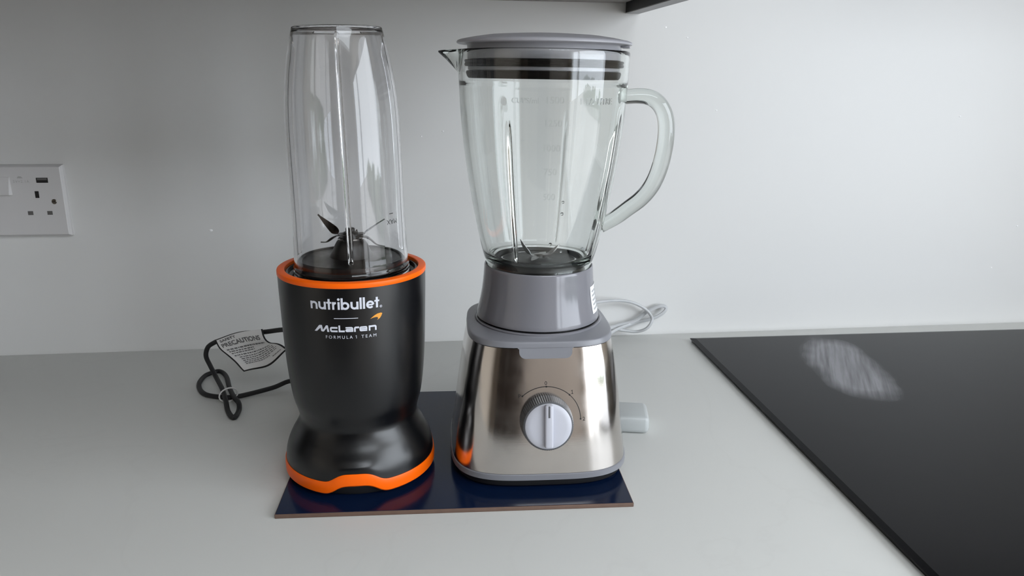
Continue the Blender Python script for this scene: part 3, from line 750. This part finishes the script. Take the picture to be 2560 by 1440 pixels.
def sheet(u0, u1, v0, v1, l0, l1, nu=16, nv=16):
    bm = bmesh.new(); G = []
    for l in (l0, l1):
        G.append([[bm.verts.new(tag_pt(u0+(u1-u0)*i/nu, v0+(v1-v0)*j/nv, l)) for i in range(nu+1)] for j in range(nv+1)])
    for s_ in (0, 1):
        for j in range(nv):
            for i in range(nu):
                f = (G[s_][j][i], G[s_][j][i+1], G[s_][j+1][i+1], G[s_][j+1][i]); bm.faces.new(f if s_ else f[::-1])
    rim = [(0, i) for i in range(nu)] + [(j, nu) for j in range(nv)] + [(nv, i) for i in range(nu, 0, -1)] + [(j, 0) for j in range(nv, 0, -1)]
    for k in range(len(rim)):
        a, b = rim[k], rim[(k+1) % len(rim)]
        bm.faces.new((G[0][a[0]][a[1]], G[0][b[0]][b[1]], G[1][b[0]][b[1]], G[1][a[0]][a[1]]))
    return bm
obj('tag_backing', sheet(-0.035, 1.03, 0.0, 1.035, 0.0022, 0.0028), M['rubber'], pc)
obj('warning_tag', sheet(0.0, 1.0, 0.0, 1.0, 0.0029, 0.0033), M['tag'], pc)['label'] = 'white paper warning tag'
def tag_text(s_, u0, u1, v0, v1, bold, m):
    me = text_mesh(s_, 1.0, bold=bold, align='LEFT')
    xs = [v.co.x for v in me.vertices]; ys = [v.co.y for v in me.vertices]
    x0, x1, y1 = min(xs), max(xs), max(ys)
    return map_mesh(me, lambda c: tag_pt(u0+(u1-u0)*(c.x-x0)/(x1-x0), v1+(v0-v1)*c.y/y1, 0.0036))
obj('tag_print', tag_text('SAFETY', 0.06, 0.42, 0.035, 0.11, 0.03, None), M['print_faint'], pc, fin=False)
obj('tag_print', tag_text('PRECAUTIONS', 0.05, 0.93, 0.16, 0.265, 0.03, None), M['print_faint'], pc, fin=False)
bm = bmesh.new(); rnd = random.Random(5)
for (v, u0, u1, th) in ((0.34, 0.07, 0.95, 0.035), (0.41, 0.07, 0.62, 0.035), (0.48, 0.07, 0.60, 0.035), (0.56, 0.07, 0.93, 0.030), (0.625, 0.13, 0.95, 0.022), (0.675, 0.13, 0.93, 0.022),
                        (0.725, 0.13, 0.95, 0.022), (0.775, 0.13, 0.92, 0.022), (0.825, 0.13, 0.72, 0.022), (0.90, 0.74, 0.95, 0.018)):
    u = u0
    while u < u1:
        l = rnd.uniform(0.02, 0.075); e = min(u+l, u1)
        q = [tag_pt(u+(e-u)*i/3, v, 0.0036) for i in range(4)] + [tag_pt(e-(e-u)*i/3, v+th, 0.0036) for i in range(4)]
        vs = [bm.verts.new(p) for p in q]
        for i in range(3): bm.faces.new((vs[i], vs[i+1], vs[6-i], vs[7-i]))
        u = e+rnd.uniform(0.010, 0.02)
o = obj('tag_small_print', bm, M['print_faint'], pc, fin=False); o['kind'] = 'stuff'

# ------------------------------------------------------------------ glass jug blender
JX, JY = 0.1105, -0.3290
jb = thing('jug_blender', 'steel and grey blender with a glass jug, handle and lid', 'blender', (JX, JY, MZ))
def sel(a, n, N=120):
    out = []
    for i in range(N):
        t = 2*PI*i/N; c, s_ = math.sin(t), -math.cos(t)
        out.append((a*math.copysign(abs(c)**(2/n), c), a*math.copysign(abs(s_)**(2/n), s_)))
    return out
def se_r(a, n, t):
    c, s_ = abs(math.sin(t)), abs(math.cos(t))
    return a/((c**n+s_**n)**(1/n))
def loft(levels, N=144, closed=False, cx=JX, cy=JY):
    """levels: (z, a, n) superellipse rings; a==0 -> pole"""
    bm = bmesh.new(); R = []
    for z, a, n in levels:
        if a <= 0: R.append([bm.verts.new((cx, cy, z))]); continue
        R.append([bm.verts.new((cx+se_r(a, n, 2*PI*i/N)*math.sin(2*PI*i/N), cy-se_r(a, n, 2*PI*i/N)*math.cos(2*PI*i/N), z)) for i in range(N)])
    P = list(zip(R, R[1:])) + ([(R[-1], R[0])] if closed else [])
    for A, B in P:
        for i in range(N):
            j = (i+1) % N
            if len(A) == 1: bm.faces.new((A[0], B[i], B[j]))
            elif len(B) == 1: bm.faces.new((A[i], A[j], B[0]))
            else: bm.faces.new((A[i], A[j], B[j], B[i]))
    bm.transform(BROT)
    return bm
NS = 3.6
BROT = Matrix.Translation(Vector((JX-0.0012, JY, 0))) @ Matrix.Rotation(math.radians(-2.5), 4, 'Z') @ Matrix.Translation(Vector((-JX, -JY, 0)))
ST = [(0.0190, 0.0808), (0.0400, 0.0780), (0.0600, 0.0755), (0.0800, 0.0729), (0.1000, 0.0701), (0.1150, 0.0677), (0.1290, 0.0646)]
def steel_a(z): return interp(ST, z)
def steel_front(x, z, lift=0.0):
    """point on the steel's front face at world x offset and height"""
    a = steel_a(z)+lift
    y = a*(1-min(0.98, abs(x)/a)**NS)**(1/NS)
    return BROT @ Vector((JX+x, JY-y, z))
sh = obj('steel_housing', loft([(0.0188, 0.0790, NS)] + [(z, a, NS) for z, a in ST] + [(0.1292, 0.0610, NS)]), M['steel'], jb, sharp=40)
obj('base_band', loft([(0.0130, 0, NS), (0.0130, 0.0812, NS), (0.0134, 0.0818, NS), (0.0180, 0.0815, NS), (0.0187, 0.0808, NS), (0.0187, 0, NS)]), M['cap'], jb, sharp=40)
obj('plinth', loft([(0.0062, 0, NS), (0.0062, 0.0775, NS), (0.0070, 0.0783, NS), (0.0129, 0.0800, NS), (0.0129, 0, NS)]), M['rubber'], jb, sharp=40)
for sx in (-1, 1):
    for sy in (-1, 1):
        obj('foot', lathe([(0, MZ), (0.0105, MZ), (0.0118, MZ+0.0006), (0.0122, 0.0061), (0, 0.0061)], 32, JX+sx*0.054, JY+sy*0.054), M['rubber'], jb)
obj('shoulder_cap', loft([(0.1296, 0.0600, NS), (0.1296, 0.0650, NS), (0.1300, 0.0655, NS), (0.1343, 0.0650, NS), (0.1350, 0.0644, NS), (0.1353, 0.0634, NS), (0.1366, 0.0592, 2.7), (0.1376, 0.0582, 2.0), (0.1372, 0.0576, 2.0), (0.1372, 0, 2.0)]), M['cap'], jb, sharp=38)
# tongue of the cap that dips over the steel front
def tongue():
    bm = bmesh.new(); out = []
    pts = [(-0.0272, 0.1312)] + arc(-0.0262, 0.1282, 0.001, 0.001, 90, 0, 3) + arc(-0.0198, 0.1262, 0.0054, 0.0054, 180, 270, 6) + arc(0.0150, 0.1262, 0.0054, 0.0054, 270, 360, 6) + arc(0.0214, 0.1282, 0.001, 0.001, 180, 90, 3) + [(0.0224, 0.1312)]
    def P(x, z, l):
        zz = min(z, 0.1290); q = steel_front(x+0.0028, zz, l); q.z = z
        if z > 0.1290: q.y += (z-0.1290)*0.22
        return q
    F = [bm.verts.new(P(x, z, 0.0009)) for x, z in pts]; B = [bm.verts.new(P(x, z, -0.0006)) for x, z in pts]
    bm.faces.new(F); bm.faces.new(B[::-1])
    for i in range(len(pts)):
        j = (i+1) % len(pts); bm.faces.new((F[i], B[i], B[j], F[j]))
    return bm
obj('cap_tongue', tongue(), M['cap'], jb, sharp=25)
obj('locking_ring', lathe([(0.0505, 0.1370), (0.0580, 0.1372), (0.0582, 0.1384), (0.0574, 0.1391), (0.0560, 0.1392), (0.0550, 0.1384), (0.0505, 0.1384)], 120, JX, JY, closed=True), M['grey'], jb)
obj('seat_ring', lathe([(0.0, 0.1384), (0.0546, 0.1384), (0.0546, 0.1412), (0.0, 0.1412)], 96, JX, JY), M['black'], jb)

# jug assembly leans very slightly
JT = Matrix.Translation(Vector((JX-0.001, JY, 0.14))) @ Matrix.Rotation(math.radians(0.35), 4, 'Y') @ Matrix.Translation(Vector((-JX, -JY, -0.14)))
def jt(bm): bm.transform(JT); return bm
COLT = [(0.1409, 0.0563), (0.1420, 0.0566), (0.1450, 0.0558), (0.1500, 0.0544), (0.1560, 0.0531), (0.1640, 0.0517), (0.1720, 0.0508), (0.1800, 0.0501), (0.1868, 0.0496)]
cl = obj('collar', jt(lathe([(0.050, 0.1409)] + [(r, z) for z, r in COLT] + [(0.0494, 0.1884), (0.0488, 0.1891), (0.0480, 0.1890), (0.0472, 0.1882), (0.0466, 0.1850), (0.0440, 0.1840), (0, 0.1840)], 144, JX, JY)), M['grey'], jb)
def on_collar(a, z, l=0.0003):
    r = interp(COLT, z)+l
    return JT @ Vector((JX+r*math.sin(a), JY-r*math.cos(a), z))
def collar_patch(a0, a1, z0, z1, l=0.0003, slant=0.0, n=10):
    bm = bmesh.new(); G = [[bm.verts.new(on_collar(D(a0+(a1-a0)*i/n), z0+(z1-z0)*j/6 + slant*i/n, l)) for i in range(n+1)] for j in range(7)]
    for j in range(6):
        for i in range(n): bm.faces.new((G[j][i], G[j][i+1], G[j+1][i+1], G[j+1][i]))
    return bm
stk = obj('rating_sticker', collar_patch(56, 104, 0.1480, 0.1725), M['sticker'], cl)
stk['label'] = 'white sticker'
for k in range(5): obj('sticker_line', collar_patch(60, 100, 0.1508+k*0.0040, 0.1524+k*0.0040, 0.0005), M['sticker_print'], jb)

# glass jug
def jug():
    outer = [(0.1884, 0.0470), (0.1920, 0.0484), (0.1966, 0.0500), (0.2060, 0.0526), (0.2212, 0.0560), (0.2400, 0.0598), (0.2569, 0.0628), (0.2672, 0.0645), (0.2850, 0.0671), (0.3006, 0.0690), (0.3196, 0.0708), (0.3433, 0.0722), (0.3569, 0.0727), (0.3690, 0.0729)]
    out_p = [(0.0440, 0.1880)] + fine_profile(outer)
    top = [(0.0729, 0.3722), (0.0724, 0.3734), (0.0714, 0.3738), (0.0702, 0.3734), (0.0697, 0.3724)]
    inn_tab = [(0.3700, 0.0696), (0.3600, 0.0694), (0.3500, 0.0690), (0.3475, 0.0687), (0.3455, 0.0682), (0.3430, 0.0679), (0.3300, 0.0671), (0.3196, 0.0662), (0.3006, 0.0644), (0.2850, 0.0625), (0.2672, 0.0599), (0.2500, 0.0570), (0.2300, 0.0534), (0.2150, 0.0504), (0.2060, 0.0482), (0.2010, 0.0466), (0.1985, 0.0448)]
    inn_p = fine_profile(inn_tab) + [(0.0440, 0.1976), (0.0425, 0.1972), (0.0415, 0.1965), (0.0415, 0.1890)]
    prof = out_p + top + inn_p
    k_in = len(out_p)+len(top)
    ribs = [D(-33), D(62), D(150)]
    angs = set(round(2*PI*i/160, 5) for i in range(160))
    for q in ribs:
        for d in (-6, -5, -4, -3.2, -2.4, -1.8, -1.2, -0.6, 0, 0.6, 1.2, 1.8, 2.4, 3.2, 4, 5, 6): angs.add(round((q+D(d)) % (2*PI), 5))
    for d in range(-24, 25, 1): angs.add(round((D(-96)+D(d)) % (2*PI), 5))
    angs = sorted(angs)
    def rf(k, r, z, a):
        s_ = 0.0
        d = math.degrees(((a-D(-96)+PI) % (2*PI))-PI)
        h = max(0.0, min(1.0, (z-0.3550)/0.0180))
        s_ += (0.0175 if k < k_in-2 else 0.0115)*math.exp(-abs(d/((4.5+5.5*h) if k < k_in-2 else (3.0+4.0*h)))**2.2)*h
        if k >= k_in and z < 0.345:
            env = smoothstep(0.324, 0.296, z)*smoothstep(0.1985, 0.2040, z)
            for q in ribs:
                dd = abs(math.degrees(((a-q+PI) % (2*PI))-PI))
                s_ -= 0.0048*env*math.exp(-(dd/1.35)**2)
        return s_
    def zf(k, r, z, a):
        d = math.degrees(((a-D(-96)+PI) % (2*PI))-PI)
        return -0.0010*math.exp(-(d/10)**2)*smoothstep(0.365, 0.372, z)
    return jt(lathe(prof, cx=JX, cy=JY, closed=True, angs=angs, rfun=rf, zfun=zf))
jg = obj('jug', jug(), M['glass'], jb, sharp=60)
# handle: solid glass loop on the right
HA = D(81)
hdir = Vector((math.sin(HA), -math.cos(HA), 0))
HP = [(0.0698, 0.3370), (0.0820, 0.3380), (0.0915, 0.3370), (0.0995, 0.3325), (0.1052, 0.3240), (0.1078, 0.3130), (0.1078, 0.2990), (0.1060, 0.2850), (0.1025, 0.2710), (0.0970, 0.2590), (0.0890, 0.2490), (0.0790, 0.2408), (0.0700, 0.2336), (0.0620, 0.2282), (0.0546, 0.2240)]
hp = smooth_path([Vector((JX, JY, 0)) + hdir*r + Vector((0, 0, z)) for r, z in HP], 8)
def hrad(t):
    w = 0.0062 + 0.0012*math.sin(PI*t)
    return (0.0085 + 0.0010*math.cos(2*PI*t), w)
obj('handle', jt(tube(hp, 0.007, 24, rad=hrad)), M['glass'], jg)

# embossed scale on the jug
JTAB = [(0.1966, 0.0500), (0.2060, 0.0526), (0.2212, 0.0560), (0.2400, 0.0598), (0.2569, 0.0628), (0.2672, 0.0645), (0.2850, 0.0671), (0.3006, 0.0690), (0.3196, 0.0708), (0.3433, 0.0722)]
def emboss(s_, a_deg, z, size, name='scale_mark'):
    me = text_mesh(s_, size, extrude=0.00028, bold=0.0, align='CENTER')
    def fn(c):
        zz = z+c.y; a = D(a_deg)+c.x/0.0710
        r = interp(JTAB, zz)+0.00012+c.z
        return JT @ Vector((JX+r*math.sin(a), JY-r*math.cos(a), zz))
    return obj(name, map_mesh(me, fn), M['emboss'], jg, fin=False)
emboss('CUPS/ml', -20.5, 0.3325, 0.0060); emboss('1500', -2.0, 0.3325, 0.0076); emboss('-', 8.0, 0.3315, 0.008); emboss('1 1/2 LITRE', 27.5, 0.3320, 0.0070)
emboss('1250', -2.5, 0.3150, 0.0076); emboss('-', 8.0, 0.3140, 0.008); emboss('1000', -3.0, 0.2955, 0.0076); emboss('-', 8.0, 0.2945, 0.008)
emboss('750', -3.0, 0.2765, 0.0076); emboss('500', -3.0, 0.2560, 0.0076)
for z in (0.3190, 0.3020, 0.2850): emboss('-', -22.0, z, 0.008)
# water drops clinging to the inside of the glass
for a, z, r in ((9, 0.2540, 0.0012), (9, 0.2440, 0.0014), (1, 0.2175, 0.0014), (12, 0.2105, 0.0011)):
    rr = interp(JTAB, z)-0.0042
    p = JT @ Vector((JX+rr*math.sin(D(a)), JY-rr*math.cos(D(a)), z))
    bm = bmesh.new(); bmesh.ops.create_uvsphere(bm, u_segments=12, v_segments=8, radius=r, matrix=Matrix.Translation(p))
    obj('water_drop', bm, M['emboss'], jg)

# blade unit at the bottom of the jug
bu2 = obj('blade_unit', jt(lathe([(0, 0.1848), (0.0412, 0.1850), (0.0412, 0.1945), (0.0400, 0.1955), (0.0380, 0.1950), (0.0365, 0.1925), (0.0340, 0.1915), (0.0150, 0.1912), (0.0100, 0.1925), (0.0080, 0.1945), (0, 0.1946)], 96, JX, JY)), M['black_rough'], jb)
obj('bright_ring', jt(lathe([(0.0335, 0.1914), (0.0350, 0.1914), (0.0350, 0.1921), (0.0335, 0.1921)], 96, JX, JY, closed=True)), M['silver'], bu2)
obj('hub', jt(lathe([(0, 0.1944), (0.0048, 0.1944), (0.0048, 0.1965), (0.0035, 0.1972), (0, 0.1973)], 20, JX, JY)), M['blade_light'], bu2)
for az, segs, w, tw in ((-84, [(0.001, 0), (0.0075, 0.0003), (0.0110, 0.0040), (0.0150, 0.0100), (0.0180, 0.0158)], 0.0070, 0.45),
                        (94, [(0.001, 0), (0.0080, 0.0003), (0.0120, 0.0025), (0.0160, 0.0062), (0.0198, 0.0098)], 0.0070, 0.2),
                        (-30, [(0.001, -0.0006), (0.0090, -0.0007), (0.0150, -0.0012), (0.0210, -0.0016)], 0.0065, 0.1),
                        (150, [(0.001, -0.0006), (0.0090, -0.0007), (0.0150, -0.0012), (0.0210, -0.0016)], 0.0065, 0.1)):
    obj('blade', jt(blade(JX, JY, 0.1962, D(az), segs, w, 0.0010, tw)), M['blade_light'], bu2, sharp=25)

# lid
LX, LY = JX, JY
lid = obj('lid', jt(lathe([(0, 0.3874), (0.0300, 0.3870), (0.0500, 0.3856), (0.0620, 0.3838), (0.0715, 0.3818), (0.0735, 0.3810), (0.0742, 0.3800), (0.0740, 0.3790), (0.0728, 0.3784), (0.0690, 0.3784), (0.0660, 0.3782),
                           (0.0652, 0.3770), (0.0650, 0.3662), (0.0640, 0.3660), (0.0640, 0.3600), (0.0646, 0.3598), (0.0646, 0.3574), (0.0635, 0.3572), (0.0635, 0.3512), (0, 0.3512)], 144, LX, LY)), M['lid'], jb)
obj('gasket', jt(lathe([(0.0636, 0.3660), (0.0672, 0.3655), (0.0678, 0.3645), (0.0670, 0.3632), (0.0678, 0.3618), (0.0672, 0.3604), (0.0636, 0.3600)], 120, LX, LY, closed=True)), M['gasket'], lid)
obj('gasket', jt(lathe([(0.0630, 0.3570), (0.0655, 0.3566), (0.0660, 0.3552), (0.0652, 0.3520), (0.0640, 0.3506), (0.0, 0.3500), (0.0, 0.3512), (0.0630, 0.3512)], 120, LX, LY, closed=False)), M['gasket'], lid)
# small grip block under the brim on the right
bm = bmesh.new(); add_box(bm, -0.007, 0.007, -0.0035, 0.0035, 0.3765, 0.3786, bevel=0.0006)
bm.transform(Matrix.Translation(Vector((LX+0.0690*math.sin(D(72)), LY-0.0690*math.cos(D(72)), 0))) @ Matrix.Rotation(D(72), 4, 'Z'))
obj('lid_grip', jt(bm), M['lid'], lid)

# dial on the steel front
DZ, DX = 0.0665, 0.0008
slope = math.atan2(ST[1][1]-ST[-2][1], ST[-2][0]-ST[1][0])
R2 = BROT.to_3x3()
dn = R2 @ Vector((0, -math.cos(slope), math.sin(slope)))                 # outward normal of the front face
du = R2 @ Vector((1, 0, 0)); dv = R2 @ Vector((0, math.sin(slope), math.cos(slope)))
dc = steel_front(DX, DZ)
def dial_pt(x, y, n): return dc + du*x + dv*y + dn*n
def dial_lathe(prof, n=72, rfun=None):
    bm = lathe(prof, n, rfun=rfun)
    for v in bm.verts: v.co = dial_pt(v.co.x, v.co.y, v.co.z)
    return bm
def ridge(k, r, z, a): return 0.00035*(1 if int(round(a/(2*PI)*144)) % 2 else 0) if 0 < k < 4 else 0.0
dl = obj('control_dial', dial_lathe([(0, 0.0003), (0.0226, 0.0003), (0.0222, 0.0060), (0.0212, 0.0150), (0.0206, 0.0156), (0.0195, 0.0158), (0, 0.0158)], 144, ridge), M['dial_side'], jb, sharp=20)
obj('dial_face', dial_lathe([(0, 0.0176), (0.0150, 0.0174), (0.0185, 0.0168), (0.0198, 0.0160), (0.0198, 0.0150), (0, 0.0150)], 96), M['dial'], dl)
bm = bmesh.new(); add_box(bm, -0.0036, 0.0036, -0.0178, 0.0196, 0.0158, 0.0215, bevel=0.0016, seg=3)
for v in bm.verts: v.co = dial_pt(*v.co)
obj('grip_bar', bm, M['dial'], dl)
bm = bmesh.new(); add_box(bm, -0.0007, 0.0007, 0.0090, 0.0190, 0.0214, 0.0217)
for v in bm.verts: v.co = dial_pt(*v.co)
obj('pointer_line', bm, M['dial_side'], dl)
bm = bmesh.new(); stroke(bm, [(0.0302*math.sin(D(t)), 0.0302*math.cos(D(t))) for t in range(-43, 91, 3)], 0.0006)
for t in (-43, 0, 42, 89):
    bm.faces.new([bm.verts.new((0.0302*math.sin(D(t))+0.0008*math.cos(k*PI/5), 0.0302*math.cos(D(t))+0.0008*math.sin(k*PI/5), 0)) for k in range(10)])
def on_steel(x, y, l=0.00015):
    return steel_front(DX+x, DZ+y*math.cos(slope), l)
for v in bm.verts: v.co = on_steel(v.co.x, v.co.y)
obj('dial_scale', bm, M['print_black'], sh, fin=False)
for s_, x, y in (('P', -0.0232, 0.0206), ('0', -0.0004, 0.0318), ('1', 0.0226, 0.0232), ('2', 0.0332, -0.0012)):
    if s_ == '1':
        me = bpy.data.meshes.new('x'); b1 = one_bm(0.0034); stroke(b1, [(-0.0008, 0.0002), (0.0008, 0.0002)], 0.0004); b1.to_mesh(me); b1.free()
    else: me = text_mesh(s_, 0.0046, bold=0.0)
    obj('dial_number', map_mesh(me, lambda c: on_steel(x+c.x, y+c.y)), M['print_black'], sh, fin=False)

# grey power cord: two loops leaning on the wall, plug lying beside the base
GC = [(0.1500, -0.2450, 0.0600), (0.1720, -0.1700, 0.0700), (0.1962, -0.1000, 0.0731), (0.2357, -0.0300, 0.0581), (0.2706, -0.0160, 0.0564), (0.2941, -0.0140, 0.0523), (0.3130, -0.0140, 0.0424), (0.3215, -0.0180, 0.0329), (0.3206, -0.0240, 0.0261), (0.3132, -0.0240, 0.0164),
      (0.3009, -0.0180, 0.0106), (0.2841, -0.0160, 0.0123), (0.2657, -0.0200, 0.0166), (0.2400, -0.0330, 0.0200), (0.2390, -0.0390, 0.0205), (0.2520, -0.0280, 0.0190), (0.2781, -0.0120, 0.0190), (0.3015, -0.0095, 0.0240), (0.3169, -0.0075, 0.0350), (0.3310, -0.0075, 0.0424), (0.3413, -0.0075, 0.0439),
      (0.3456, -0.0090, 0.0403), (0.3390, -0.0100, 0.0328), (0.3255, -0.0095, 0.0261), (0.3004, -0.0080, 0.0197), (0.2630, -0.0300, 0.0150), (0.2283, -0.0800, 0.0090), (0.2100, -0.1500, 0.0042), (0.2080, -0.2100, 0.0042), (0.2125, -0.2480, 0.0090), (0.2150, -0.2640, 0.0120)]
gc = obj('power_cord', tube(smooth_path(GC, 8), 0.0022, 10, rad=lambda t: (0.0030, 0.0021)), M['cord_grey'], jb)
gc['label'] = 'light grey looped cord'
bm = bmesh.new(); add_box(bm, -0.0210, 0.0210, -0.0200, 0.0200, 0.0, 0.0190, bevel=0.005, seg=3)
bm.transform(Matrix.Translation(Vector((0.2145, -0.2860, 0.0003))) @ Matrix.Rotation(D(-12), 4, 'Z'))
pg = obj('plug', bm, M['plug_grey'], gc)
for dx, z in ((-0.009, 0.006), (0.009, 0.006)):
    bm = bmesh.new(); add_box(bm, dx-0.003, dx+0.003, 0.0195, 0.036, z, z+0.004, bevel=0.0005)
    bm.transform(Matrix.Translation(Vector((0.2145, -0.2860, 0.0003))) @ Matrix.Rotation(D(-12), 4, 'Z'))
    obj('plug_pin', bm, M['silver'], gc)
